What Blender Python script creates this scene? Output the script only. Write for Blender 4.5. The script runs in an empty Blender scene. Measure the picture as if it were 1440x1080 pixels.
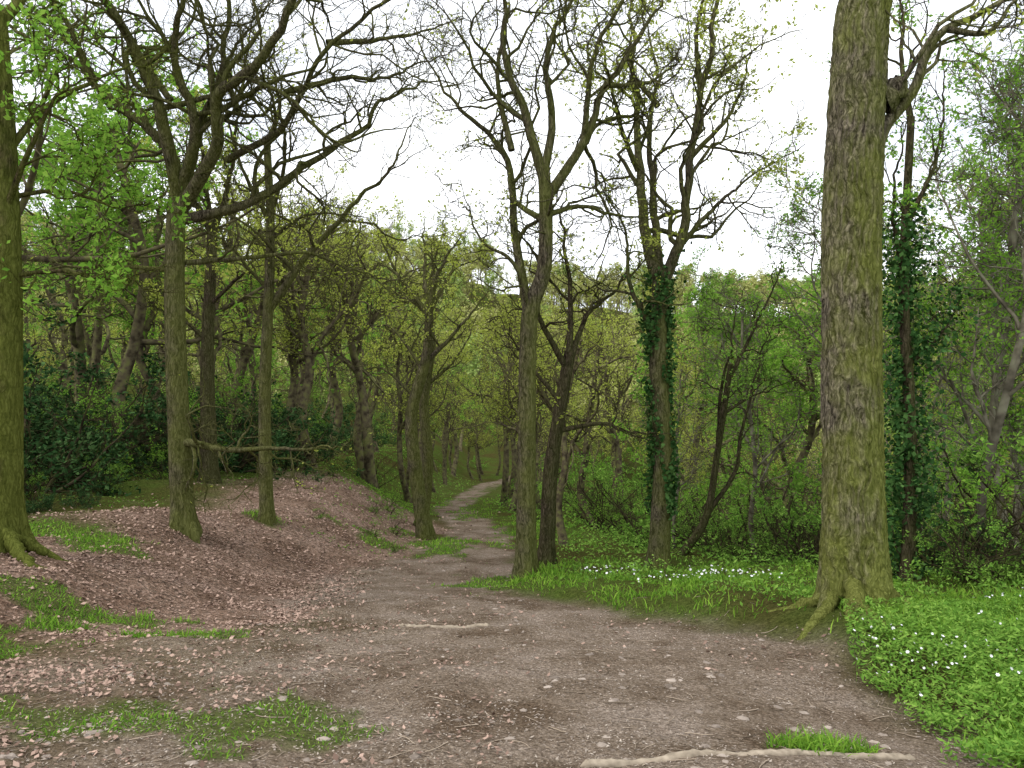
import bpy, math, numpy as np, mathutils
rng=np.random.default_rng(11)
PI=math.pi
# ---------------- noise ----------------
TAB=np.random.default_rng(3).random((256,256))
def vn(x,y,per=256):
    x=np.asarray(x,float);y=np.asarray(y,float)
    xi=np.floor(x).astype(int);yi=np.floor(y).astype(int);fx=x-xi;fy=y-yi
    fx=fx*fx*(3-2*fx);fy=fy*fy*(3-2*fy);x0=(xi%per)&255;x1=((xi+1)%per)&255
    a=TAB[x0,yi&255];b=TAB[x1,yi&255];c=TAB[x0,(yi+1)&255];d=TAB[x1,(yi+1)&255]
    return (a*(1-fx)+b*fx)*(1-fy)+(c*(1-fx)+d*fx)*fy
def fbm(x,y,o=4):
    s=0;a=.5
    for i in range(o):
        s=s+a*vn(x*2**i+17*i,y*2**i+31*i);a*=.5
    return s
def ss(t):
    t=np.clip(t,0,1);return t*t*(3-2*t)
# ---------------- terrain ----------------
YS=[0,3.2,4.8,6.4,7.2,8.6,10,11,14,18,20,28,34,45,55,66]
RR=[2.3,2.3,2.5,2.1,1.6,.75,-.1,-.1,0,.1,-.3,-1.7,-1.5,-1.0,-.6,2]
LL=[-5,-4,-4,-3,-2.8,-2.5,-2.6,-2.75,-1.8,-1.6,-1.65,-2.8,-2.7,-2.5,-2.3,0]
def Redge(y): return np.interp(y,YS,RR)
def Ledge(y): return np.interp(y,YS,LL)
YB=[0,3.2,4.8,6.4,7.2,8.6,10,11,14,18,20,28,34,45,60];LB=[-5,-4,-4,-3,-2.8,-2.5,-2.6,-2.75,-1.9,-1.7,-1.75,-2.9,-2.8,-2.6,-2.8]
BX,BY=3.0,6.7
def height(x,y,small=True):
    x=np.asarray(x,float);y=np.asarray(y,float)
    z=np.interp(y,[-30,0,3,11,20,60,85,400],[.42,.42,-.03,-1.23,-2.13,-6,-7,-7])
    u=np.maximum(0,np.interp(y,YB,LB)-x)
    H=np.interp(y,[0,5,8,11,18,30,60],[.5,.5,.68,.85,1.2,1.9,2.6]);W=np.interp(y,[0,8,11,18,30],[3,3,2.8,2.6,5])
    z=z+H*ss(u/W)+.05*np.maximum(0,np.minimum(u,60)-W)
    xr=np.interp(y,[0,8,9,11,13,20,40],[9,9,7.5,4.8,3.3,1.5,1.2])
    t=np.maximum(0,x-xr)
    z=z-5.5*(1-np.exp(-.38*t/5.5))
    g=ss((x-Redge(y))/.5)*np.where(y<14,1,0)*.12
    z=z+g*ss(y/5)+.13*np.exp(-((x-BX+.15)**2+(y-BY+.25)**2)/.55)
    z=z+30*ss((y-65)/115)+(fbm(x/35,y/35,3)-.45)*14*ss((y-60)/60)
    off=ss((np.abs(x-(Redge(y)+Ledge(y))/2)-.8)/3)
    z=z+(fbm(x/2.2,y/2.2,3)-.45)*.42*off+(fbm(x*.9+9,y*.9,3)-.45)*.20*off
    if small: z=z+(fbm(x*2.1,y*2.1,4)-.45)*.10+(fbm(x*.7+3,y*.7,2)-.4)*.08
    return z
def blob(x,y,cx,cy,rx,ry,soft=.5):
    d=np.sqrt(((x-cx)/rx)**2+((y-cy)/ry)**2)
    d=d+(fbm(x*2.3+5,y*2.3,4)-.45)*3
    return ss((1-d)/soft+.5)
def pathmask(x,y):
    n=(fbm(x*1.2,y*1.2,4)-.45)*1.2
    n=n*np.interp(y,[0,12,20],[1,.6,.4])
    w=np.interp(y,[0,10,20],[.45,.3,.15])
    return ss((x-Ledge(y)+n)/w/2+.5)*ss((Redge(y)-x+n)/w/2+.5)*(y<66)
def grassmask(x,y):
    n=(fbm(x*1.3+9,y*1.3,4)-.45)
    m=ss((x-Redge(y)-.05+n*1.1)/.3)*ss((13.5-y)/1.5)*ss((7.5-x)/2)*ss((y-2.5)/1)*(.2+.8*ss((fbm(x*1.3+40,y*1.3,4)-.38)/.12))
    m=m*(1-.75*np.exp(-((x-BX+.45)**2/.12+(y-BY+.55)**2/.3)))
    for b in [(-2.6,4.15,1.1,.4),(-1.35,4.0,.45,.35),(-3.9,7.0,.9,.3),(-3.1,6.6,.8,.3),(-2.4,6.55,.5,.2),(-4.1,5.7,.6,.4),
              (-5.6,9.6,.7,.5),(-4.8,9.0,.5,.5),(-6.6,9.9,.9,.5),(-.25,10.6,.5,.8),(-1.35,15.2,.5,1.6),(-1.6,16.5,.7,1.0),(1.55,3.75,.25,.12),
              (-2.8,14.6,.8,.5),(.6,20,1,4),(-1,27,.9,4),(-3.6,28,1,6),(-.3,40,1.2,14),(-3.8,42,1.2,14),(-4.2,13.2,.35,.3)]:
        m=np.maximum(m,blob(x,y,*b))
    return np.clip(m,0,1)
def littermask(x,y):
    n=(fbm(x*.9+3,y*.9+8,4)-.45)*2.2
    m=ss((Ledge(y)+.6-x+n)/.8)*ss((y-5.3+n)/1.2)*ss((24-y)/6)*ss((x+6.6+n)/1.6)
    m2=ss((-1.2-x+n*1.4)/1.6)*ss((8-y)/1.5)*.6
    return np.maximum(m,m2)
# ---------------- mesh helpers ----------------
class MB:
    def __init__(s): s.v=[];s.f=[];s.m=[];s.n=0
    def add(s,v,f,mat=0):
        v=np.asarray(v,float).reshape(-1,3);f=np.asarray(f,int).reshape(-1,4)
        s.v.append(v);s.f.append(f+s.n);s.m.append(np.full(len(f),mat));s.n+=len(v)
    def build(s,name,mats,smooth=True):
        v=np.concatenate(s.v).astype(np.float32);f=np.concatenate(s.f).astype(np.int32);m=np.concatenate(s.m).astype(np.int32)
        me=bpy.data.meshes.new(name);me.vertices.add(len(v));me.vertices.foreach_set('co',v.ravel())
        me.loops.add(f.size);me.loops.foreach_set('vertex_index',f.ravel())
        me.polygons.add(len(f));me.polygons.foreach_set('loop_start',np.arange(len(f),dtype=np.int32)*4)
        me.polygons.foreach_set('material_index',m)
        me.polygons.foreach_set('use_smooth',np.full(len(f),smooth))
        for k in mats: me.materials.append(k)
        me.update(calc_edges=True);return me
def obj(name,me,loc=(0,0,0),parent=None,rot=0,sc=1):
    o=bpy.data.objects.new(name,me);bpy.context.scene.collection.objects.link(o)
    o.location=loc;o.rotation_euler=(0,0,rot)
    o.scale=(sc,sc,sc) if np.isscalar(sc) else sc
    if parent: o.parent=parent
    return o
def norm(a): return a/np.maximum(np.linalg.norm(a,axis=-1,keepdims=True),1e-9)
def tubes(P,R,S,mod=None):
    N,K,_=P.shape
    T=norm(np.gradient(P,axis=1))
    mt=np.abs(T.mean(1));ref=np.eye(3)[np.argmin(mt,axis=1)][:,None,:]
    U=norm(np.cross(T,np.broadcast_to(ref,T.shape)));V=np.cross(T,U)
    a=np.arange(S)*2*PI/S
    Rr=R[:,:,None] if mod is None else R[:,:,None]*mod
    v=P[:,:,None,:]+Rr[...,None]*(np.cos(a)[None,None,:,None]*U[:,:,None,:]+np.sin(a)[None,None,:,None]*V[:,:,None,:])
    i=np.arange(N)[:,None,None]*K*S;k=np.arange(K-1)[None,:,None]*S;s=np.arange(S)[None,None,:];s2=(s+1)%S
    f=np.stack([i+k+s,i+k+s2,i+k+S+s2,i+k+S+s],-1)
    return v.reshape(-1,3),f.reshape(-1,4)
def leaves(C,size,r,flat=.4,asp=.5):
    n=len(C)
    nr=norm(r.normal(size=(n,3))+np.array([0,0,flat*2]))
    a=norm(np.cross(nr,r.normal(size=(n,3)))) ;b=np.cross(nr,a)
    s=size*(.6+.8*r.random(n))[:,None]
    v=np.stack([C-a*s,C+b*s*asp-nr*s*.12,C+a*s,C-b*s*asp-nr*s*.12],1)
    return v.reshape(-1,3),np.arange(4*n).reshape(n,4)
def growl(st,d,L,R,K,wander,up,r,end=.3):
    N=len(st);P=np.zeros((N,K,3));P[:,0]=st;d=norm(d);step=(L/(K-1))[:,None]
    for k in range(1,K):
        d=norm(d+r.normal(size=(N,3))*wander+np.array([0,0,up]))
        P[:,k]=P[:,k-1]+d*step
    t=np.linspace(0,1,K)[None,:]
    return P,R[:,None]*(1-(1-end)*t)
def spawn(P,R,m,ratio,ang,r,t0=.2,t1=1.,rr=.6,Lmin=.1,Lmax=9):
    N,K,_=P.shape
    t=t0+(t1-t0)*(np.arange(m)[None,:]+r.random((N,m)))/m
    q=t*(K-1);i=np.minimum(q.astype(int),K-2);f=(q-i)[...,None];n=np.arange(N)[:,None]
    pos=P[n,i]*(1-f)+P[n,i+1]*f;tan=norm(P[n,i+1]-P[n,i])
    rad=R[n,i]*(1-f[...,0])+R[n,i+1]*f[...,0]
    L=np.linalg.norm(np.diff(P,axis=1),axis=2).sum(1)[:,None]*ratio*(1.15-.6*t)*(.6+.8*r.random((N,m)))
    L=np.clip(L,Lmin,Lmax)
    pr=norm(np.cross(tan,r.normal(size=tan.shape)));a=ang*(.6+.7*r.random((N,m)))[...,None]
    d=tan*np.cos(a)+pr*np.sin(a)
    rad=np.minimum(rad*rr,L*.026)
    return pos.reshape(-1,3),d.reshape(-1,3),L.ravel(),rad.ravel()
def crm(pts,K):
    p=np.array(pts,float);p=np.vstack([2*p[0]-p[1],p,2*p[-1]-p[-2]]);n=len(p)-3
    t=np.linspace(0,n-1e-6,K);i=t.astype(int);f=(t-i)[:,None]
    a,b,c,d=p[i],p[i+1],p[i+2],p[i+3]
    return .5*((2*b)+(-a+c)*f+(2*a-5*b+4*c-d)*f**2+(-a+3*b-3*c+d)*f**3)
def pts_on(P,n,r,t0=0.):
    N,K,_=P.shape
    q=(t0+(1-t0)*r.random(n))*(K-1);i=np.minimum(q.astype(int),K-2);f=(q-i)[:,None];j=r.integers(0,N,n)
    return P[j,i]*(1-f)+P[j,i+1]*f
def trunk_mesh(mb,pts,r0,r1,S,K,flare,r,mat=0,lump=.05,ridge=0.):
    P=crm(pts,K)[None];hh=P[0,:,2]-P[0,0,2]
    t=np.linspace(0,1,K);R=(r0*(1-t)+r1*t)[None]
    a=np.arange(S)*2*PI/S;ph=r.random()*6;nl=r.integers(4,7)
    fl=np.exp(-np.maximum(hh,0)/(r0*1.4))*flare
    lob=.45+.55*np.cos(nl*a+ph+.8*np.sin(2*a+ph))
    mod=1+fl[:,None]*lob[None,:].clip(0.05)*1.2+fl[:,None]**2*.25
    nx=(np.cos(a)*2+10)[None,:];ny=(hh*1.4)[:,None]+np.sin(a)[None,:]*2
    mod=mod+(fbm(nx+0*ny,ny,3)-.45)*lump*4
    if ridge>0:
        ax=(a/(2*PI))[None,:];hz=hh[:,None]
        wx=ax*34+1.1*(vn(ax*12,hz*5,12)-.5)*2
        rd=1-np.abs(2*vn(wx,hz*5.5+vn(ax*20,hz*9,20),34)-1)
        rd2=vn(ax*70,hz*26,70)
        mod=mod+ridge*((rd-.5)+.5*(rd2-.5))
    P=P.copy();P[0,0,2]-=.25
    v,f=tubes(P,R,S,mod[None]);mb.add(v,f,mat)
    return P,R
# ---------------- materials ----------------
def newmat(name):
    m=bpy.data.materials.new(name);m.use_nodes=True;nt=m.node_tree;nt.nodes.clear()
    return m,nt,nt.nodes.new,nt.links.new
def ramp(nt,stops):
    r=nt.nodes.new('ShaderNodeValToRGB');e=r.color_ramp.elements
    while len(e)<len(stops): e.new(.5)
    for k,(p,c) in zip(e,stops): k.position=p;k.color=(*c,1)
    return r
def leafmat(name,c0,c1,c2,trans=.4,scale=.5):
    m,nt,N,Lk=newmat(name);o=N('ShaderNodeOutputMaterial');g=N('ShaderNodeNewGeometry')
    tc=N('ShaderNodeTexCoord');nz=N('ShaderNodeTexNoise');nz.inputs['Scale'].default_value=scale;nz.inputs['Detail'].default_value=1;Lk(tc.outputs['Object'],nz.inputs['Vector'])
    ma=N('ShaderNodeMath');ma.operation='MULTIPLY_ADD';ma.inputs[1].default_value=.6;Lk(g.outputs['Random Per Island'],ma.inputs[0])
    m2=N('ShaderNodeMath');m2.operation='MULTIPLY';m2.inputs[1].default_value=.45;Lk(nz.outputs['Fac'],m2.inputs[0]);Lk(m2.outputs[0],ma.inputs[2])
    r=ramp(nt,[(.1,c0),(.5,c1),(.9,c2)]);Lk(ma.outputs[0],r.inputs[0])
    d=N('ShaderNodeBsdfDiffuse');Lk(r.outputs[0],d.inputs['Color'])
    if trans>0:
        t=N('ShaderNodeBsdfTranslucent');mx=N('ShaderNodeMixShader');mx.inputs[0].default_value=trans
        Lk(r.outputs[0],t.inputs['Color']);Lk(d.outputs[0],mx.inputs[1]);Lk(t.outputs[0],mx.inputs[2]);Lk(mx.outputs[0],o.inputs[0])
    else: Lk(d.outputs[0],o.inputs[0])
    return m
def barkmat(name,dark,light,moss,mossamt=.5,sc=9,bump=.6,dist=.03,lowmoss=0.,vw=.25):
    m,nt,N,Lk=newmat(name);o=N('ShaderNodeOutputMaterial');tc=N('ShaderNodeTexCoord')
    nw=N('ShaderNodeTexNoise');nw.inputs['Scale'].default_value=sc*.8;nw.inputs['Detail'].default_value=3;Lk(tc.outputs['Object'],nw.inputs['Vector'])
    mixv=N('ShaderNodeVectorMath');mixv.operation='MULTIPLY_ADD';mixv.inputs[1].default_value=(.11,.11,.5);Lk(nw.outputs['Color'],mixv.inputs[0]);Lk(tc.outputs['Object'],mixv.inputs[2])
    mp=N('ShaderNodeMapping');mp.inputs['Scale'].default_value=(1,1,.17);Lk(mixv.outputs[0],mp.inputs[0])
    vo=N('ShaderNodeTexVoronoi');vo.feature='DISTANCE_TO_EDGE';vo.inputs['Scale'].default_value=sc*5.2;Lk(mp.outputs[0],vo.inputs['Vector'])
    n2=N('ShaderNodeTexNoise');n2.inputs['Scale'].default_value=sc*4.5;n2.inputs['Detail'].default_value=5;n2.inputs['Roughness'].default_value=.75;Lk(mp.outputs[0],n2.inputs['Vector'])
    mr=N('ShaderNodeMapRange');mr.inputs[1].default_value=0;mr.inputs[2].default_value=.5;Lk(vo.outputs['Distance'],mr.inputs[0])
    mu=N('ShaderNodeMath');mu.operation='MULTIPLY_ADD';mu.inputs[1].default_value=vw;Lk(mr.outputs[0],mu.inputs[0])
    m3=N('ShaderNodeMath');m3.operation='MULTIPLY';m3.inputs[1].default_value=.95;Lk(n2.outputs['Fac'],m3.inputs[0]);Lk(m3.outputs[0],mu.inputs[2])
    r=ramp(nt,[(.35,dark),(.66,light),(.9,tuple(min(1,c*1.4) for c in light))]);Lk(mu.outputs[0],r.inputs[0])
    n3=N('ShaderNodeTexNoise');n3.inputs['Scale'].default_value=1.6;n3.inputs['Detail'].default_value=6;n3.inputs['Roughness'].default_value=.65;Lk(tc.outputs['Object'],n3.inputs['Vector'])
    sep=N('ShaderNodeSeparateXYZ');Lk(tc.outputs['Object'],sep.inputs[0])
    zr=N('ShaderNodeMapRange');zr.inputs[1].default_value=0;zr.inputs[2].default_value=1.8;zr.inputs[3].default_value=lowmoss;zr.inputs[4].default_value=0;Lk(sep.outputs['Z'],zr.inputs[0])
    ad=N('ShaderNodeMath');ad.operation='ADD';Lk(n3.outputs['Fac'],ad.inputs[0]);Lk(zr.outputs[0],ad.inputs[1])
    ge=N('ShaderNodeNewGeometry');sn=N('ShaderNodeSeparateXYZ');Lk(ge.outputs['Normal'],sn.inputs[0])
    a2=N('ShaderNodeMath');a2.operation='MULTIPLY_ADD';a2.inputs[1].default_value=.14;Lk(sn.outputs['X'],a2.inputs[0]);Lk(ad.outputs[0],a2.inputs[2])
    mm=N('ShaderNodeMapRange');mm.inputs[1].default_value=.32;mm.inputs[2].default_value=.62;mm.inputs[4].default_value=mossamt;Lk(a2.outputs[0],mm.inputs[0])
    mx=N('ShaderNodeMix');mx.data_type='RGBA';Lk(mm.outputs[0],mx.inputs[0]);Lk(r.outputs[0],mx.inputs[6]);mx.inputs[7].default_value=(*moss,1)
    mv=N('ShaderNodeMix');mv.data_type='RGBA';mv.blend_type='MULTIPLY';mv.inputs[0].default_value=.8
    rr=ramp(nt,[(.33,(.25,.25,.25)),(.7,(1.15,1.15,1.15))]);Lk(mu.outputs[0],rr.inputs[0]);Lk(mx.outputs[2],mv.inputs[6]);Lk(rr.outputs[0],mv.inputs[7])
    b=N('ShaderNodeBump');b.inputs['Strength'].default_value=bump;b.inputs['Distance'].default_value=dist;Lk(mu.outputs[0],b.inputs['Height'])
    p=N('ShaderNodeBsdfDiffuse')
    Lk(mv.outputs[2],p.inputs['Color']);Lk(b.outputs[0],p.inputs['Normal']);Lk(p.outputs[0],o.inputs[0])
    return m
def cheapbark(name,c0,c1,c2):
    m,nt,N,Lk=newmat(name);o=N('ShaderNodeOutputMaterial');tc=N('ShaderNodeTexCoord')
    nw=N('ShaderNodeTexNoise');nw.inputs['Scale'].default_value=5;nw.inputs['Detail'].default_value=2;Lk(tc.outputs['Object'],nw.inputs['Vector'])
    r=ramp(nt,[(.35,c0),(.5,c1),(.65,c2)]);Lk(nw.outputs['Fac'],r.inputs[0]);d=N('ShaderNodeBsdfDiffuse');Lk(r.outputs[0],d.inputs['Color']);Lk(d.outputs[0],o.inputs[0]);return m
def plain(name,c0,c1,sc=20,island=True):
    m,nt,N,Lk=newmat(name);o=N('ShaderNodeOutputMaterial')
    g=N('ShaderNodeNewGeometry');tc=N('ShaderNodeTexCoord');nz=N('ShaderNodeTexNoise');nz.inputs['Scale'].default_value=sc;nz.inputs['Detail'].default_value=3;Lk(tc.outputs['Object'],nz.inputs['Vector'])
    r=ramp(nt,[(.1,c0),(.9,c1)])
    a=N('ShaderNodeMath');a.operation='MULTIPLY_ADD';a.inputs[1].default_value=.6 if island else 0;Lk(g.outputs['Random Per Island'],a.inputs[0])
    k=N('ShaderNodeMath');k.operation='MULTIPLY';k.inputs[1].default_value=.4 if island else 1;Lk(nz.outputs['Fac'],k.inputs[0]);Lk(k.outputs[0],a.inputs[2]);Lk(a.outputs[0],r.inputs[0])
    p=N('ShaderNodeBsdfDiffuse');Lk(r.outputs[0],p.inputs['Color']);Lk(p.outputs[0],o.inputs[0]);return m
BARK=barkmat('oak_bark',(.022,.018,.011),(.13,.11,.075),(.13,.145,.035),.75,7,.6,.03,.12)
BIG=barkmat('big_oak_bark',(.032,.027,.017),(.25,.215,.155),(.20,.225,.045),.85,7.5,.9,.05,.26,.22)
BARKD=barkmat('dark_bark',(.015,.012,.008),(.085,.065,.045),(.085,.095,.028),.55,7,.5,.03,.1)
MOSSB=barkmat('mossy_bark',(.015,.011,.008),(.085,.06,.04),(.13,.155,.028),.8,7,.7,.04,.2)
BARKM=cheapbark('mid_bark',(.05,.04,.026),(.12,.10,.06),(.16,.165,.06))
BARKF=cheapbark('hazed_far_bark',(.08,.065,.04),(.16,.13,.08),(.21,.20,.09))  # lighter than the mid bark: aerial haze painted into the colour
BARKT=cheapbark('thin_bark',(.025,.02,.012),(.06,.048,.03),(.08,.085,.03))
PALE=cheapbark('pale_bark',(.08,.07,.05),(.17,.15,.11),(.24,.23,.16))
LF_Y=leafmat('young_leaves',(.27,.34,.045),(.42,.49,.08),(.55,.60,.15),.5)
LF_G=leafmat('fresh_leaves',(.11,.25,.03),(.21,.41,.05),(.35,.55,.09),.5)
LF_D=leafmat('dark_leaves',(.012,.036,.012),(.035,.08,.025),(.08,.14,.045),0)
LF_IVY=leafmat('ivy_leaves',(.015,.05,.012),(.042,.10,.027),(.10,.19,.05),0)
LF_U=leafmat('understory_leaves',(.08,.19,.03),(.17,.33,.05),(.30,.47,.09),.35)
LF_FAR=leafmat('hazed_distant_leaves',(.27,.30,.09),(.42,.43,.15),(.54,.54,.23),0,.15)  # paler, less saturated than young leaves; distance haze is put into the colour
LF_FAR2=leafmat('hazed_distant_green_leaves',(.20,.30,.07),(.33,.44,.12),(.46,.54,.18),0,.15)  # fresh green lightened and dulled, with the haze painted into the colour
# ---------------- camera / world / sun ----------------
sc=bpy.context.scene
cam=bpy.data.cameras.new('camera');co=bpy.data.objects.new('camera',cam);sc.collection.objects.link(co)
co.location=(0,0,1.6);co.rotation_euler=(PI/2,0,0);cam.lens=27;cam.sensor_width=36;cam.clip_end=2000;cam.clip_start=.05;sc.camera=co
AZ=-115;EL=55
w=bpy.data.worlds.new('World');sc.world=w;w.use_nodes=True;nt=w.node_tree;nt.nodes.clear();N=nt.nodes.new;Lk=nt.links.new
sk=N('ShaderNodeTexSky');sk.sky_type='NISHITA';sk.sun_disc=False;sk.sun_elevation=math.radians(EL);sk.sun_rotation=math.radians(AZ);sk.dust_density=3
tc=N('ShaderNodeTexCoord');mp=N('ShaderNodeMapping');mp.inputs['Scale'].default_value=(1,1,2.5);Lk(tc.outputs['Generated'],mp.inputs[0])
nz=N('ShaderNodeTexNoise');nz.inputs['Scale'].default_value=2.2;nz.inputs['Detail'].default_value=6;Lk(mp.outputs[0],nz.inputs['Vector'])
cr=ramp(nt,[(.33,(7.6,8.1,9.0)),(.60,(14.5,14.7,15))]);Lk(nz.outputs['Fac'],cr.inputs[0])
mx=N('ShaderNodeMix');mx.data_type='RGBA';mx.inputs[0].default_value=.9;Lk(sk.outputs[0],mx.inputs[6]);Lk(cr.outputs[0],mx.inputs[7])
bg=N('ShaderNodeBackground');bg.inputs[1].default_value=.15;ow=N('ShaderNodeOutputWorld');Lk(mx.outputs[2],bg.inputs[0]);Lk(bg.outputs[0],ow.inputs[0])
sl=bpy.data.lights.new('sun','SUN');sl.energy=1.5;sl.angle=math.radians(20);sl.color=(1,.96,.9)
so=bpy.data.objects.new('sun',sl);sc.collection.objects.link(so)
az=math.radians(AZ);el=math.radians(EL)
dv=mathutils.Vector((math.sin(az)*math.cos(el),math.cos(az)*math.cos(el),math.sin(el)))
so.rotation_euler=dv.to_track_quat('Z','Y').to_euler()
sc.view_settings.view_transform='Standard';sc.view_settings.look='None';sc.view_settings.exposure=0
# ---------------- ground ----------------
nu,nv=560,680
u=np.linspace(-1,1,nu);xs=1.6*np.sinh(u*math.asinh(260/1.6))
v0=-math.asinh(30/3.5);v1=math.asinh(395/3.5);vv=np.linspace(v0,v1,nv);ysg=5+3.5*np.sinh(vv)
X,Y=np.meshgrid(xs,ysg,indexing='ij');Z=height(X,Y)
i,j=np.meshgrid(np.arange(nu-1),np.arange(nv-1),indexing='ij')
F=np.stack([i*nv+j,(i+1)*nv+j,(i+1)*nv+j+1,i*nv+j+1],-1).reshape(-1,4)
mb=MB();mb.add(np.stack([X,Y,Z],-1),F)
m,nt,N,Lk=newmat('woodland_ground');o=N('ShaderNodeOutputMaterial');tc=N('ShaderNodeTexCoord')
at=N('ShaderNodeAttribute');at.attribute_name='masks';sp=N('ShaderNodeSeparateColor');Lk(at.outputs['Color'],sp.inputs[0])
def noise(s,d=6,r=.6):
    n=N('ShaderNodeTexNoise');n.inputs['Scale'].default_value=s;n.inputs['Detail'].default_value=d;n.inputs['Roughness'].default_value=r;Lk(tc.outputs['Object'],n.inputs['Vector']);return n
n1=noise(1.3,5,.65);n2=noise(26,6,.8);n4=noise(.35,4,.7);vo=N('ShaderNodeTexVoronoi');vo.inputs['Scale'].default_value=38;Lk(tc.outputs['Object'],vo.inputs['Vector'])
vo2=N('ShaderNodeTexVoronoi');vo2.inputs['Scale'].default_value=110;Lk(tc.outputs['Object'],vo2.inputs['Vector'])
dirt=ramp(nt,[(.3,(.06,.045,.034)),(.5,(.23,.185,.145)),(.7,(.44,.37,.31))]);Lk(n2.outputs['Fac'],dirt.inputs[0])
dt2=ramp(nt,[(.36,(.58,.51,.43)),(.5,(.95,.90,.83)),(.64,(1.25,1.22,1.2))]);Lk(n1.outputs['Fac'],dt2.inputs[0])
def mix(a,b,f,mode='MIX',fv=None):
    q=N('ShaderNodeMix');q.data_type='RGBA';q.blend_type=mode
    if f is None:q.inputs[0].default_value=fv
    else:Lk(f,q.inputs[0])
    Lk(a,q.inputs[6]);Lk(b,q.inputs[7]);return q.outputs[2]
hs=N('ShaderNodeSeparateColor');Lk(vo2.outputs['Color'],hs.inputs[0])
peb=ramp(nt,[(.0,(.06,.045,.034)),(.6,(.20,.16,.125)),(.85,(.34,.285,.235)),(1,(.56,.48,.41))]);Lk(hs.outputs[0],peb.inputs[0])
dm=mix(dirt.outputs[0],peb.outputs[0],None,'MIX',.45)
dm=mix(dm,dt2.outputs[0],None,'MULTIPLY',1.)
hs2=N('ShaderNodeSeparateColor');Lk(vo.outputs['Color'],hs2.inputs[0])
lit=ramp(nt,[(0,(.06,.038,.028)),(.4,(.17,.105,.075)),(.75,(.31,.195,.145)),(1,(.45,.32,.26))]);Lk(hs2.outputs[0],lit.inputs[0])
litn=mix(lit.outputs[0],dirt.outputs[0],None,'MIX',.35)
litn=mix(litn,dt2.outputs[0],None,'MULTIPLY',.7)
soil=ramp(nt,[(.3,(.025,.025,.012)),(.5,(.08,.08,.033)),(.7,(.16,.15,.07))]);Lk(n2.outputs['Fac'],soil.inputs[0])
grn=ramp(nt,[(.4,(.8,.7,.55)),(.6,(.8,1.2,.55))]);Lk(n4.outputs['Fac'],grn.inputs[0])
sl_=mix(soil.outputs[0],grn.outputs[0],None,'MULTIPLY',1.)
grs=ramp(nt,[(.3,(.03,.045,.012)),(.55,(.095,.12,.03)),(.8,(.19,.18,.06))]);Lk(n2.outputs['Fac'],grs.inputs[0])
c=mix(sl_,litn,sp.outputs[1]);c=mix(c,dm,sp.outputs[0]);c=mix(c,grs.outputs[0],sp.outputs[2])
p=N('ShaderNodeBsdfDiffuse')
b=N('ShaderNodeBump');b.inputs['Strength'].default_value=.9;b.inputs['Distance'].default_value=.03
bm=N('ShaderNodeMath');bm.operation='ADD';Lk(n2.outputs['Fac'],bm.inputs[0]);Lk(vo.outputs['Distance'],bm.inputs[1]);Lk(bm.outputs[0],b.inputs['Height'])
Lk(c,p.inputs['Color']);Lk(b.outputs[0],p.inputs['Normal']);Lk(p.outputs[0],o.inputs[0])
me=mb.build('ground',[m])
ca=me.color_attributes.new('masks','FLOAT_COLOR','POINT')
lm=littermask(X,Y);pm=pathmask(X,Y);pm=pm*(1-np.where(Y<8.5,lm*.9,0));gm=grassmask(X,Y)*.85
ca.data.foreach_set('color',np.stack([pm.ravel(),lm.ravel(),gm.ravel(),np.ones(pm.size)],-1).astype(np.float32).ravel())
obj('ground',me)
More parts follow.
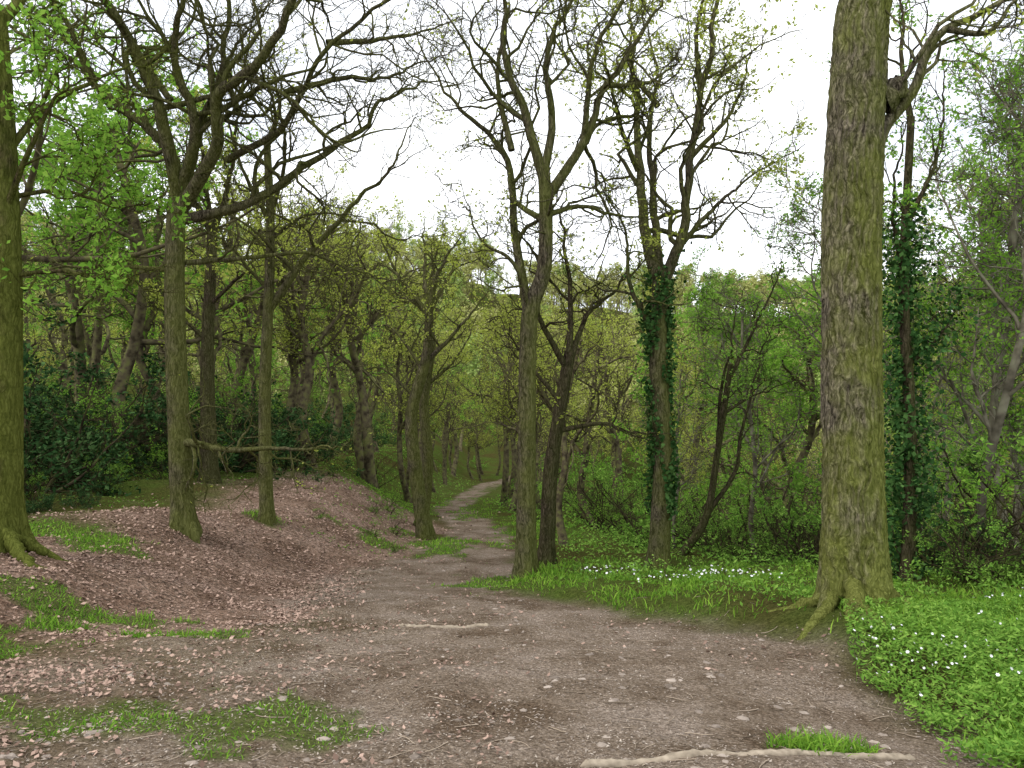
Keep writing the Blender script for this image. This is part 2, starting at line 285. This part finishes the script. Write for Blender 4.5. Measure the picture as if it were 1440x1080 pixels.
# ---------------- trees ----------------
def hero(name,x,y,px,trunk,r0,r1,limbs,bark,leaf=None,nleaf=0,lsize=.03,seed=1,dens=(7,6,5),S=20,flare=.6,ivy=None,wander=.33,lift=.04,Ktr=60,extra=None,lt0=.2,jn=.017,ridge=0.):
    """trunk/limb sketch coordinates are multiples of px metres, relative to the base"""
    r=np.random.default_rng(seed);mb=MB()
    tp=[(a*px,0,b*px) for a,b in trunk]
    TP,TR=trunk_mesh(mb,tp,r0*px,r1*px,S,Ktr,flare,r,ridge=ridge)
    K=32;LP=[];LR=[]
    for pts,rad in limbs:
        ang=r.uniform(-.7,.7);x0=pts[0][0];z0=pts[0][1]
        q=[]
        for a,b in pts:
            dd=math.hypot(a-x0,b-z0);q.append((a*px,math.sin(ang)*dd*px*.8,b*px))
        c=crm(q,K);L=np.linalg.norm(np.diff(c,axis=0),axis=1).sum()
        jit=r.normal(size=(K,3))*L*jn;jit[0]=0;jit=jit.cumsum(0)*.55;c=c+jit*np.linspace(0,1,K)[:,None]
        LP.append(c);tt=np.linspace(0,1,K);LR.append(rad*px*(1-.88*tt**.9))
    LP=np.array(LP);LR=np.array(LR)
    v,f=tubes(LP,LR,9);mb.add(v,f)
    a=spawn(LP,LR,dens[0],.46,1.0,r,.15,1,.58,.3,2.8);P2,R2=growl(*a[:3],np.clip(a[3],.009,1),12,wander,lift,r,.15);v,f=tubes(P2,R2,5);mb.add(v,f)
    a=spawn(P2,R2,dens[1],.5,.95,r,.15,1,.62,.2,1.6);P3,R3=growl(*a[:3],np.clip(a[3],.006,1),7,wander*1.1,lift,r,.35);v,f=tubes(P3,R3,4);mb.add(v,f)
    a=spawn(P3,R3,dens[2],.55,.85,r,.2,1,.6,.12,.7);P4,R4=growl(*a[:3],np.clip(a[3],.0033,1),4,wander,lift,r,.4);v,f=tubes(P4,R4,3);mb.add(v,f)
    mats=[bark]
    if leaf:
        C=pts_on(P4,nleaf,r,lt0)+r.normal(size=(nleaf,3))*lsize
        keep=fbm(C[:,0]*1.1+C[:,1]*.7,C[:,2]*1.1+5,3)>.38
        C=C[keep];v,f=leaves(C,lsize,r);mb.add(v,f,1);mats.append(leaf)
    if ivy:
        z0,z1,n,rad,lm=ivy
        while len(mats)<2: mats.append(lm)
        mats.append(lm)
        for (PP,RR_) in ((TP,TR),(LP,LR)):
            nn=n if PP is TP else n//3
            NN,KK,_=PP.shape;jj=r.integers(0,NN,nn);q=r.random(nn)*(KK-1);ii=np.minimum(q.astype(int),KK-2);fr=(q-ii)[:,None]
            c=PP[jj,ii]*(1-fr)+PP[jj,ii+1]*fr;rr=RR_[jj,ii]
            an=r.random(nn)*2*PI;off=rr*1.0+np.abs(r.normal(size=nn))*rad*(.3+fbm(c[:,2]*3,an,2))
            c=c+np.stack([np.cos(an)*off,np.sin(an)*off,r.normal(size=nn)*.05],-1)
            kk=(c[:,2]>z0+.5*np.sin(an*2))&(c[:,2]<z1+.6*np.sin(an*3))&(fbm(c[:,2]*1.6,an*1.2,3)>.36)
            v,f=leaves(c[kk],.032,r,.1,.8);mb.add(v,f,2)
    if extra: extra(mb,r)
    me=mb.build(name,mats)
    return obj(name,me,(x,y,float(height(x,y))-.02))
def rootset(bx,by,roots,rads):
    def fn(mb,r):
        for q,rr in zip(roots,rads):
            P=crm(q,20)[None];P=P+r.normal(size=P.shape)*.012
            gz=height(P[0,:,0]+bx,P[0,:,1]+by)-float(height(bx,by))+.02
            t=np.linspace(0,1,20);P[0,:,2]=np.maximum(P[0,:,2]*(1-t)**2,0)+gz+.0-.05*t**2
            v,f=tubes(P,(rr*(1-.55*t))[None],12,1+.10*r.normal(size=(1,20,12)));mb.add(v,f)
    return fn
bigroots=rootset(BX,BY,[[(-.12,-.2,.2),(-.2,-.5,.07),(-.17,-.85,.0),(-.05,-1.15,-.03),(-.02,-1.3,-.1)],
           [(-.2,-.1,.15),(-.42,-.35,.03),(-.62,-.5,-.02),(-.85,-.75,-.10)],[(.15,-.15,.15),(.4,-.3,0),(.7,-.35,-.08),(1.0,-.3,-.15)],
           [(-.2,0,.15),(-.5,.1,.02),(-.8,.3,-.1)],[(-.1,-.2,.2),(-.3,-.55,.05),(-.32,-.85,-.02),(-.45,-1.1,-.06)]],(.085,.065,.06,.06,.05))
def big_extra(mb,r):
    bigroots(mb,r)
    P=crm([(.2,-.03,4.42),(.29,-.05,4.49),(.36,-.06,4.54),(.40,-.06,4.56)],8)[None]
    v,f=tubes(P,np.array([[.14,.13,.11,.10,.09,.085,.06,.03]]),12,1+.16*r.normal(size=(1,8,12)));mb.add(v,f,0)
hero('oak_tree',BX,BY,.0062,[(0,0),(-3,90),(-4,185),(-6,485),(5,785),(15,885),(22,1100),(30,1350)],44,31,
  [([(22,625),(42,680),(85,735),(122,810),(190,850),(270,890),(400,960)],11),
   ([(130,815),(175,800),(215,840),(290,830)],5),
   ([(30,1330),(-80,1500),(-250,1620),(-400,1800)],18),([(30,1330),(60,1550),(40,1800),(80,2000)],20),
   ([(28,1300),(150,1450),(330,1560),(500,1700)],16),([(25,1150),(-60,1250),(-260,1330),(-420,1350)],9)],
  BIG,LF_Y,1500,.03,5,(6,5,4),170,.55,None,.24,.03,560,big_extra,.2,.008,.09)
hero('oak_tree',-4.69,11,.01019,[(0,0),(-4,60),(-8,145),(-14,345),(-12,445),(-8,490)],16.5,12,
 [([(-8,460),(-15,530),(-70,580),(-130,635),(-200,660),(-280,700)],9),
  ([(-8,470),(-10,560),(-20,610),(-50,690),(-80,745),(-110,850),(-130,930)],10),
  ([(-8,450),(60,525),(75,590),(140,620),(200,690),(240,760),(300,850)],10),
  ([(-8,440),(90,465),(180,515),(270,560),(330,600),(400,610)],8),
  ([(-15,380),(60,390),(150,400),(230,370),(300,355)],4.5),
  ([(-10,130),(30,128),(80,124),(160,128),(225,135)],7),
  ([(-15,370),(-80,375),(-160,372),(-230,365)],4),
  ([(-8,475),(30,560),(20,640),(60,740),(90,850)],8.5),([(-10,460),(40,560),(100,680),(130,800),(200,900)],7),
  ([(60,525),(150,560),(230,640),(330,690),(420,720)],5.5),([(-130,635),(-160,720),(-220,780)],5),([(75,590),(60,680),(120,780)],5),
  ([(140,620),(230,640),(300,650),(390,690)],5),([(-20,610),(-90,700),(-170,800)],5),([(200,690),(280,720),(370,780)],5)],
 BARK,LF_Y,900,.028,8,(10,7,6),24,.85)
hero('oak_tree',-4.15,13,.01204,[(0,0),(-3,165),(3,325),(5,425),(0,540)],9.5,5,
 [([(3,300),(55,375),(125,445),(180,500),(220,580)],6),([(5,420),(-30,500),(-60,600)],4),([(5,425),(40,520),(30,640)],4),
  ([(0,330),(-50,390),(-110,420)],3),([(0,530),(20,600),(0,680)],4.5),([(5,400),(60,430),(140,420)],3.5)],BARK,LF_Y,1400,.032,9,(7,6,5),16,.8)
hero('oak_tree',.2,11,.01019,[(0,0),(0,90),(2,212),(5,362),(25,432),(28,512),(25,575)],14.5,9,
 [([(3,370),(-12,480),(-20,600),(-50,660),(-100,730),(-135,812),(-160,900)],7.5),
  ([(25,560),(0,650),(-20,730),(-5,812),(-10,950)],8),([(28,530),(80,610),(110,690),(170,770),(230,850)],8),
  ([(30,510),(80,525),(145,517),(200,530)],4.5),([(25,565),(40,650),(30,740),(60,830),(70,950)],7),
  ([(28,500),(-20,540),(-50,620),(-110,650)],5),([(5,370),(-15,440),(-60,470),(-80,540)],4),([(110,690),(180,700),(230,740)],4),
  ([(-20,600),(-40,700),(-30,800),(-60,900)],5),([(80,610),(90,700),(130,800),(120,900)],5)],
 BARK,LF_Y,2200,.03,10,(9,6,6),20,.6)
hero('oak_tree',.53,12,.01111,[(0,0),(7,135),(22,230),(34,300)],11.5,8,
 [([(30,275),(-10,350),(-20,430),(-60,480)],5),([(32,280),(60,350),(110,390),(150,470)],5),([(20,190),(80,200),(110,185),(160,180)],3.8),
  ([(33,290),(35,380),(20,480),(40,560)],5.5),([(20,230),(-30,290),(-70,350)],3.6)],BARKD,LF_Y,1000,.03,12,(7,6,5),16,.6)
hero('ivy_clad_oak_tree',2.28,12,.01111,[(0,0),(3,60),(7,155),(0,325),(5,420)],15,12.5,
 [([(3,395),(-20,500),(-35,650),(-55,800),(-60,950)],10),([(5,395),(30,475),(45,600),(85,740),(120,900)],9),([(2,400),(8,520),(0,650),(20,800),(10,950)],7.5),
  ([(-5,330),(-40,400),(-50,480),(-100,560)],4.5),([(20,440),(70,500),(110,540),(180,590)],4.5),([(-28,560),(-70,640),(-100,760)],4.5),([(40,570),(100,650),(130,760)],4.5),
  ([(0,650),(-40,720),(-20,830)],4.5),([(60,660),(50,760),(80,860)],4.5)],BARK,LF_Y,9000,.033,13,(8,7,5),22,.5,(1.3,4.6,9000,.09,LF_IVY))
hero('ivy_clad_tree',5.15,10,.0093,[(0,0),(4,200),(-5,420),(5,650)],10,5,
 [([(-5,420),(-40,520),(-50,640)],4),([(0,500),(40,600),(60,720)],4),([(5,640),(0,760),(20,880)],5),([(0,300),(50,350),(90,420)],3)],BARKD,LF_G,2500,.03,23,(6,6,4),14,.5,(.3,4.6,9000,.28,LF_IVY))
hero('leaning_hawthorn_tree',2.95,13.4,.0124,[(0,0),(35,55),(52,150),(70,270)],6,4,
 [([(68,250),(110,320),(150,390),(170,450)],3),([(35,55),(75,130),(85,250),(120,330)],4),([(52,150),(45,260),(60,360)],3.4),([(60,200),(120,230),(190,250)],2.4)],BARKD,LF_U,2200,.032,31,(6,6,4),12,.6)
hero('oak_tree',-1.9,17,.01574,[(0,0),(-15,97),(-20,177),(0,257),(5,330)],11,6,
 [([(5,315),(-40,370),(-80,400)],4.5),([(5,315),(20,380),(60,430)],4.5),([(5,310),(-10,390),(-30,460)],4.5),([(0,250),(50,300),(90,340)],4),([(-15,200),(-60,240),(-90,230)],3),([(-5,240),(-50,300),(-100,310)],3.3)],
 BARK,LF_Y,3000,.033,14,(6,6,5),16,.6)
hero('oak_tree',-2.2,18.5,.0171,[(0,0),(10,90),(5,177),(15,257),(10,310)],9,5,
 [([(10,300),(-30,350),(-60,420)],4),([(10,300),(40,360),(80,390)],4),([(12,280),(10,380),(20,440)],4),([(5,200),(50,240),(80,300)],3)],
 BARK,LF_Y,3500,.033,15,(6,6,5),14,.6)
hero('oak_tree',-6.7,17,.01574,[(0,0),(-2,100),(-2,200),(5,370)],12,7,
 [([(5,350),(-30,430),(-90,500)],5),([(5,350),(40,440),(60,560)],5),([(5,350),(0,450),(-20,560)],5),([(0,250),(60,300),(110,320)],3.3),([(0,200),(-50,240),(-110,260)],3)],
 BARKD,LF_Y,3000,.04,16,(6,6,5),16,.6)
hero('mossy_oak_tree',-5.3,8,.0074,[(0,0),(2,175),(4,375),(-2,575),(-14,760)],23,17,
 [([(0,390),(80,400),(150,395),(230,410)],4),([(0,470),(60,560),(110,620),(170,650)],5),([(0,560),(50,650),(120,700),(200,760)],6),
  ([(0,600),(-60,700),(-140,800)],8),([(-10,740),(20,860),(10,1000)],9),([(0,500),(70,520),(140,505),(190,520)],4)],
 MOSSB,LF_G,4500,.035,17,(7,6,5),40,1.0,None,.3,.04,120,rootset(-5.3,8,[[(.1,-.1,.2),(.35,-.3,.1),(.6,-.45,0),(.9,-.5,-.1)],[(0,-.15,.2),(.1,-.5,.06),(.3,-.8,0),(.35,-1.1,-.1)],[(.15,.0,.15),(.5,.05,.05),(.8,0,-.08)]],(.08,.07,.06)),.2,.014,.06)

def generic(name,H,rb,bark,leaf,nleaf,lsize,seed,dens=(8,6,5),spread=.42,wander=.3,lean=.09,t0=.35,nl=9,ang=.85,clump=.36):
    r=np.random.default_rng(seed);mb=MB();hz=H*.72
    pts=[(0,0,0)]
    x=y=0
    for k in range(1,6):
        x+=r.normal()*lean*H*.3;y+=r.normal()*lean*H*.3;pts.append((x,y,hz*k/5))
    TP,TR=trunk_mesh(mb,pts,rb,rb*.4,10,22,.6,r)
    a=spawn(TP,TR,nl,spread*1.3,ang,r,t0,1,.62,.8,H*.5)
    P1,R1=growl(*a[:3],np.clip(a[3],.02,1),12,wander*.9,.06,r,.2);v,f=tubes(P1,R1,5);mb.add(v,f)
    a=spawn(P1,R1,dens[0],.42,.95,r,.15,1,.55,.3,H*.2);P2,R2=growl(*a[:3],np.clip(a[3],.012,1),7,wander,.05,r,.3);v,f=tubes(P2,R2,4);mb.add(v,f)
    a=spawn(P2,R2,dens[1],.5,.9,r,.15,1,.6,.2,H*.1);P3,R3=growl(*a[:3],np.clip(a[3],.008,1),4,wander,.04,r,.4);v,f=tubes(P3,R3,3);mb.add(v,f)
    if dens[2]>0:
        a=spawn(P3,R3,dens[2],.55,.85,r,.2,1,.6,.12,H*.05);P4,R4=growl(*a[:3],np.clip(a[3],.006,1),2,wander,.04,r,.5);v,f=tubes(P4,R4,3);mb.add(v,f)
    else: P4=P3
    C=pts_on(P4,nleaf,r)+r.normal(size=(nleaf,3))*lsize*1.5
    C=C[fbm(C[:,0]*.6+C[:,1]*.5,C[:,2]*.6+5,3)>clump]
    v,f=leaves(C,lsize,r);mb.add(v,f,1)
    return mb.build(name,[bark,leaf])
OAKS=[generic('oak_mesh_%d'%k,12,.19,BARKM,LF_Y,3200,.055,100+k,(7,6,3)) for k in range(4)]
GRN=[generic('green_tree_mesh_%d'%k,12,.17,BARKM,LF_G,7000,.065,200+k,(7,6,2)) for k in range(3)]
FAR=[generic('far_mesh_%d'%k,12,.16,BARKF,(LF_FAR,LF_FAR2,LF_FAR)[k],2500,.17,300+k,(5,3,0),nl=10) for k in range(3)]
BIR=[generic('birch_mesh_%d'%k,11,.075,PALE,LF_G if k!=1 else LF_Y,7000,.036,400+k,(7,6,4),.26,.16,.045,.3,13,ang=.6) for k in range(3)]
def shrub(name,H,bark,leaf,nleaf,lsize,seed,ns=9,dens=(7,6)):
    r=np.random.default_rng(seed);mb=MB();an=r.random(ns)*2*PI;ti=.2+.75*r.random(ns)
    d=np.stack([np.cos(an)*np.sin(ti),np.sin(an)*np.sin(ti),np.cos(ti)],-1);st=np.stack([np.cos(an)*.1,np.sin(an)*.1,-.1+0*an],-1)
    P1,R1=growl(st,d,H*(.7+.6*r.random(ns)),np.full(ns,.02+H*.005),12,.2,.03,r,.25);v,f=tubes(P1,R1,5);mb.add(v,f)
    a=spawn(P1,R1,dens[0],.45,.9,r,.1,1,.5,.2,H*.6);P2,R2=growl(*a[:3],np.clip(a[3],.005,1),6,.25,.03,r,.35);v,f=tubes(P2,R2,3);mb.add(v,f)
    a=spawn(P2,R2,dens[1],.5,.9,r,.1,1,.6,.12,H*.3);P3,R3=growl(*a[:3],np.clip(a[3],.003,1),4,.25,.02,r,.4);v,f=tubes(P3,R3,3);mb.add(v,f)
    C=pts_on(P3,nleaf,r)+r.normal(size=(nleaf,3))*lsize;C=C[fbm(C[:,0]*1.3+C[:,1],C[:,2]*1.3+5,3)>.36]
    v,f=leaves(C,lsize,r,.6);mb.add(v,f,1);return mb.build(name,[bark,leaf])
SHG=[shrub('hawthorn_mesh_%d'%k,2.3,BARKT,(LF_U,LF_G,LF_U)[k],5500,.036,500+k) for k in range(3)]
SHD=[shrub('holly_mesh_%d'%k,2.4,BARKT,LF_D,8000,.042,520+k) for k in range(2)]
SHF=[shrub('bush_far_mesh_%d'%k,3.0,BARKT,(LF_U,LF_D)[k],2200,.09,540+k,9,(5,3)) for k in range(2)]
def put(name,ms,x,y,s,k=None):
    me=ms[rng.integers(len(ms))] if k is None else ms[k]
    s3=(s*rng.uniform(.9,1.15),s*rng.uniform(.9,1.15),s)
    return obj(name,me,(x,y,float(height(x,y,False))-.08),None,rng.uniform(0,6.28),s3)
taken=[(-4.69,11),(-4.15,13),(.2,11),(.5,12),(2.28,12),(-1.9,17),(-2.2,18.5),(-6.7,17),(-5.3,8),(3,6.7)]
def free(x,y,d): return all((x-a)**2+(y-b)**2>d*d for a,b in taken)
def onpath(x,y,m=1.): return Ledge(y)-m<x<Redge(y)+m
for x,y,s,g in [(-5.7,22,.85,0),(-4.9,26,.9,0),(-6.3,24,.8,0),(-4.6,25,.9,0),(-9.2,19,1.,1),(-11,16,1.1,1),(-12.5,22,1.1,1),
                (-14,26,1.1,1),(-10,26,1,0),(-3.9,33,.95,0),(1.1,16,.5,0),(.9,27,.75,0),(2.6,24,.68,0),(-.2,33,.8,0),(5.2,22,.8,1),(7.6,20,.85,1),(4.4,30,.9,0),(-7.5,31,1,0),
                (-8.2,21,.85,0),(-7.2,27,.9,0),(-10.5,22,.9,1)]:
    put('oak_tree' if g==0 else 'sycamore_tree',OAKS if g==0 else GRN,x,y,s);taken.append((x,y))
for x,y,s in [(6.6,10.6,.95),(7.6,12.5,1.1),(8.6,13,1.),(9.6,14.2,1.1),(10.4,16,1.15),(6.3,13.5,.9),(12,17,1.2),(8.9,17,1.1),(5.0,15.2,.7),(3.6,16.8,.55)]:
    put('birch_tree',BIR,x,y,s);taken.append((x,y))
em=bpy.data.objects.new('background_woodland',None);sc.collection.objects.link(em)
n=0
for t in range(2600):
    y=rng.uniform(23,72);x=rng.uniform(-.8*y-3,.8*y+3)
    if onpath(x,y,1.6) or not free(x,y,3.2+y*.04):continue
    taken.append((x,y));px=x/y
    if x<-6: ms=GRN if rng.random()<.35 else OAKS
    elif px>.25: ms=GRN if rng.random()<.45 else (OAKS if rng.random()<.6 else BIR)
    else: ms=OAKS if rng.random()<.85 else GRN
    s=rng.uniform(.7,1.05)*(1.1 if x<-8 else 1)
    o=put('tree_%d'%n,ms,x,y,s);o.parent=em;n+=1
# slim trunks lining the far path
for y in np.arange(26,66,2.6):
    for sgn in (-1,1):
        x=(Ledge(y)-1.0-rng.uniform(0,1.6)) if sgn<0 else (Redge(y)+.9+rng.uniform(0,1.8))
        if not free(x,y,1.3): continue
        o=put('tree_%d'%n,OAKS,x,y,rng.uniform(.6,.8));o.scale=(o.scale[0]*.8,o.scale[1]*.8,o.scale[2]);o.parent=em;n+=1;taken.append((x,y))
n=0
for t in range(210):
    y=rng.uniform(24,85);x=rng.uniform(-.75*y,.75*y)
    if onpath(x,y,3.0 if y<66 else .5):continue
    if abs(x+1.5)<6 and rng.random()<.5: continue
    dark=1 if (x<-5 and rng.random()<.6) or rng.random()<.15 else 0
    o=put('bush_%d'%n,SHF,x,y,rng.uniform(.4,1.0)*(.6 if abs(x+1.5)<7 and y<60 else 1),dark);o.parent=em;n+=1
eh=bpy.data.objects.new('distant_hillside_trees',None);sc.collection.objects.link(eh)
n=0;tk=set()
for t in range(2400):
    y=rng.uniform(72,195);x=rng.uniform(-.8*y-5,.8*y+5)
    k=(int(x/5.4),int(y/7.8))
    if k in tk:continue
    tk.add(k);o=put('tree_%d'%n,FAR,x,y,rng.uniform(.7,1.05));o.parent=eh;n+=1
for t in range(64):
    y=rng.uniform(10.5,28);x=np.interp(y,[10,11,13,20,40],[6.8,5.6,3.6,1.9,1.9])+.6+abs(rng.normal())*y*.35
    if x/y>.9: continue
    put('hawthorn_shrub',SHG,x,y,rng.uniform(.5,1.15))
for t in range(34):
    y=rng.uniform(13,30);x=-7.5-rng.uniform(0,.5*y)
    put('holly_bush' if t%3 else 'hawthorn_shrub',SHD if t%3 else SHG,x,y,rng.uniform(.6,1.3))
for x,y,s in [(-6.2,21,.9),(-7.3,19.5,1.2),(-9.5,17.5,1.3),(-8.4,22,1.3),(-11,19,1.4),(6.9,11.5,1.2),(5.6,10.4,.6)]: put('holly_bush',SHD,x,y,s)
for x,y,s in [(-5,28,.6),(.9,22,.5),(-8,19,.8),(5.0,12.2,.6),(7.4,9.2,.8),(6.6,9.0,.5),(5.6,9.6,.5),(6.2,10.3,.8),(7.8,10.2,1.1),(5.9,9.2,.45),(8.2,11,1.3)]: put('hawthorn_shrub',SHG,x,y,s)
for t in range(26):
    y=rng.uniform(9.5,18);x=-6.6-rng.uniform(0,.35*y)-.1*(y-9)
    put('bramble_bush',SHG if t%2 else SHD,x,y,rng.uniform(.16,.36))
for x,y,s in [(-2.75,15.2,.2),(-2.5,16.2,.22),(-3.1,17,.2),(-2.2,14.3,.16),(-3.6,14.4,.14),(-2.9,18,.25)]: put('bramble_bush',SHG,x,y,s)
# ---------------- ground cover ----------------
def scatter(n,x0,x1,y0,y1,fn,r,near=True):
    if near: y=1/(r.random(n)*(1/y0-1/y1)+1/y1)
    else: y=r.uniform(y0,y1,n)
    x=r.uniform(x0,x1,n);k=r.random(n)<fn(x,y);return x[k],y[k]
r=np.random.default_rng(77)
GR=leafmat('grass_blades',(.075,.18,.02),(.16,.32,.035),(.30,.46,.065),.3,1.5)
x,y=scatter(420000,-9,8,2.6,34,lambda x,y:grassmask(x,y)**1.5*np.where((x<0)&(y<5),.3,1),r)
n=len(x);z=height(x,y);hgt=(.03+.08*r.random(n))*(.2+1.4*fbm(x*2,y*2,3))*np.where(x<0,np.where(y<5,.6,.9),1.3);wd=.0026+.0009*y*.5
an=r.random(n)*2*PI;wv=np.stack([np.cos(an),np.sin(an),0*an],-1)*wd[:,None];bn=r.normal(size=(n,3))*.5;bn[:,2]=1
b0=np.stack([x,y,z-.01],-1);p1=b0+norm(bn)*hgt[:,None]*.6;p2=p1+norm(bn*np.array([2.2,2.2,.7]))*hgt[:,None]*.5
mb=MB();v=np.stack([b0-wv,b0+wv,p1+wv*.8,p1-wv*.8,p2+wv*.1,p2-wv*.1],1);q=np.arange(n)[:,None]*6
f=np.concatenate([q+np.array([[0,1,2,3]]),q+np.array([[3,2,4,5]])]);mb.add(v,f);obj('grass',mb.build('grass',[GR]))
def herb(x,y): 
    a=ss((x-Redge(y)-.5)/.8)*(fbm(x*.9,y*.9,3)>.36)
    b=ss((-5.6-x)/1.5)*(fbm(x*.6,y*.6,3)>.36)*(y>8)*.8
    c=(x<0)*ss((-2.2-x)/1)*ss((y-17)/4)*.7+((x>-4)&(x<-1.5)&(y>13.2)&(y<17))*(fbm(x*2,y*2,3)>.45)*.6
    return np.clip(a+b+c,0,1)*(1-pathmask(x,y))
x,y=scatter(210000,-16,16,3.2,60,herb,r);k=(~((x<5)&(y<6.2)&(x<2.6)));x=x[k];y=y[k]
z=height(x,y)+r.random(len(x))*.25*np.interp(y,[3,7,12],[.35,.8,1.6])*(.2+1.5*fbm(x*1.5,y*1.5,3))*ss((x-Redge(y))/2+.4*(x<0))
v,f=leaves(np.stack([x,y,z],-1),.022,r,.9,.45);v=v.reshape(-1,4,3);c=v.mean(1,keepdims=True);v=c+(v-c)*(.6+np.clip(y,3,50)*.07)[:,None,None]
mb=MB();mb.add(v.reshape(-1,3),f);obj('undergrowth',mb.build('undergrowth',[LF_U]))
def an_f(x,y): return ((x>1.9+(y-4)*.35)&(y<6.6)&(x<7)).astype(float)*ss((x-Redge(y)+.15+(fbm(x*3,y*3,3)-.45))/.3)*(.35+.65*ss((fbm(x*1.8,y*1.8+9,3)-.32)/.1))
x,y=scatter(60000,1.9,6,3.4,6.6,an_f,r,False);z=height(x,y)+.01+.13*r.random(len(x))*(.3+1.2*fbm(x*4,y*4,2))
mb=MB();v,f=leaves(np.stack([x,y,z],-1),.020,r,1.0,.35);mb.add(v,f,0)
def fl_f(x,y): return an_f(x,y)*(fbm(x*1.5+2,y*1.5,3)>.43)*(.1+.9*r.random(len(x))**1.5)
fx,fy=scatter(1900,1.9,6,3.9,6.8,fl_f,r,False)
gx=r.uniform(.8,3.4,190);gy=r.uniform(8.6,11.5,190);kk=fbm(gx*1.8,gy*1.8,2)>.36;gx=gx[kk];gy=gy[kk];nf=len(fx);fx=np.concatenate([fx,gx]);fy=np.concatenate([fy,gy])
fz=height(fx,fy)+.09+.07*r.random(len(fx))
nn=norm(r.normal(size=(len(fx),3))*.7+np.array([0,-.4,1.]))
A=norm(np.cross(nn,[[1,.2,.1]]));B=np.cross(nn,A);C=np.stack([fx,fy,fz],-1);s=(.008+.006*r.random(len(fx)))[:,None];s[nf:]*=1.3
for k in range(6):
    a=k*PI/3;D=A*math.cos(a)+B*math.sin(a);E=np.cross(nn,D)
    v=np.stack([C,C+D*s*.6+E*s*.38+nn*.003,C+D*s+nn*.005,C+D*s*.6-E*s*.38+nn*.003],1);mb.add(v.reshape(-1,3),np.arange(4*len(C)).reshape(-1,4),1)
mb2P=np.stack([np.stack([fx,fy,height(fx,fy)],-1),C],1);v,f=tubes(mb2P,np.full((len(fx),2),.0015),3);mb.add(v,f,0)
WH=plain('white_petals',(.75,.75,.76),(.85,.85,.85),5)
obj('wood_anemone_flowers',mb.build('wood_anemone_flowers',[LF_U,WH]))
LITM=plain('dead_leaves',(.08,.048,.034),(.54,.38,.30),3)
def lf(x,y): return np.clip(littermask(x,y)*.9+.03*pathmask(x,y)*(y>5)+.05*(x<0),0,1)*(1-.8*grassmask(x,y))*(.25+.75*ss((fbm(x*1.4+7,y*1.4,4)-.36)/.15))
x,y=scatter(220000,-11,3.5,2.8,26,lf,r);z=height(x,y)+.010+.014*r.random(len(x))
v,f=leaves(np.stack([x,y,z],-1),.017,r,1.3,.6);v=v.reshape(-1,4,3);c=v.mean(1,keepdims=True);v=c+(v-c)*(.7+np.clip(y,3,25)*.05)[:,None,None]*(.6+.7*r.random(len(x)))[:,None,None]
mb=MB();mb.add(v.reshape(-1,3),f);obj('fallen_leaves',mb.build('fallen_leaves',[LITM]))
x,y=scatter(52000,-4.5,3,2.7,16,lambda x,y:pathmask(x,y)*(.25+.75*ss((fbm(x*1.6,y*1.6+4,4)-.38)/.15)),r);z=height(x,y)+.004+.003*r.random(len(x))
v,f=leaves(np.stack([x,y,z],-1),.009,r,2.5,.35);v=v.reshape(-1,4,3);c=v.mean(1,keepdims=True);v=c+(v-c)*(.35+1.1*r.random(len(x))**2)[:,None,None]*(.7+np.clip(y,3,16)*.06)[:,None,None]
mb=MB();mb.add(v.reshape(-1,3),f);obj('woodland_debris',mb.build('woodland_debris',[plain('chips',(.05,.036,.027),(.54,.46,.38),3)]))
x,y=scatter(5500,-4.5,3,2.7,14,pathmask,r);n=len(x);z=height(x,y)
s=.003+.003*r.random(n)+.026*r.random(n)**16;th=r.random(n)*PI;K=6;t=np.linspace(-1,1,K)
P=np.stack([x,y,z-.2*s],-1)[:,None,:]+np.stack([np.cos(th),np.sin(th),0*th],-1)[:,None,:]*(t[None,:,None]*s[:,None,None]*1.5)
R=np.sqrt(np.clip(1-t**2,.01,1))[None]*s[:,None];v,f=tubes(P,R,7,1+.16*r.normal(size=(n,K,7)))
v=v.reshape(n,-1,3);v[...,2]=(z-.2*s)[:,None]+(v[...,2]-(z-.2*s)[:,None])*.6
mb=MB();mb.add(v.reshape(-1,3),f)
obj('pebbles',mb.build('pebbles',[plain('stone',(.12,.095,.075),(.44,.37,.31),30)],False))
def tw(x,y): return np.clip(pathmask(x,y)*.8+.3,0,1)
x,y=scatter(4500,-6,5,2.8,14,tw,r);n=len(x);th=r.random(n)*PI*2;L=.025+.16*r.random(n)**4
st=np.stack([x,y,height(x,y)],-1);d=np.stack([np.cos(th),np.sin(th),0*th],-1);P,R=growl(st,d,L,.0012+.012*L,6,.15,0,r,.6)
P[...,2]=height(P[...,0],P[...,1])+.005;v,f=tubes(P,R,4);mb=MB();mb.add(v,f)
obj('fallen_twigs',mb.build('fallen_twigs',[plain('twig_wood',(.08,.06,.04),(.46,.37,.28),30)]))
WD=plain('weathered_wood',(.15,.12,.085),(.50,.42,.32),24,False)
for a,b,rad in [((.3,3.38),(1.95,3.7),.022),((-1.05,7.05),(-.2,7.0),.022)]:
    K=60;t=np.linspace(0,1,K);x=a[0]+(b[0]-a[0])*t;y=a[1]+(b[1]-a[1])*t+.012*np.sin(t*9)
    z=height(x,y)-.002+.006*np.sin(t*23+1)
    P=np.stack([x,y,z],-1)[None];R=np.full((1,K),rad)*(1+.10*r.normal(size=(1,K)));R[:,[0,-1]]*=.2;v,f=tubes(P,R,12,1+.12*r.normal(size=(1,K,12)))
    mb=MB();mb.add(v,f);obj('timber_path_step',mb.build('timber_path_step',[WD]))
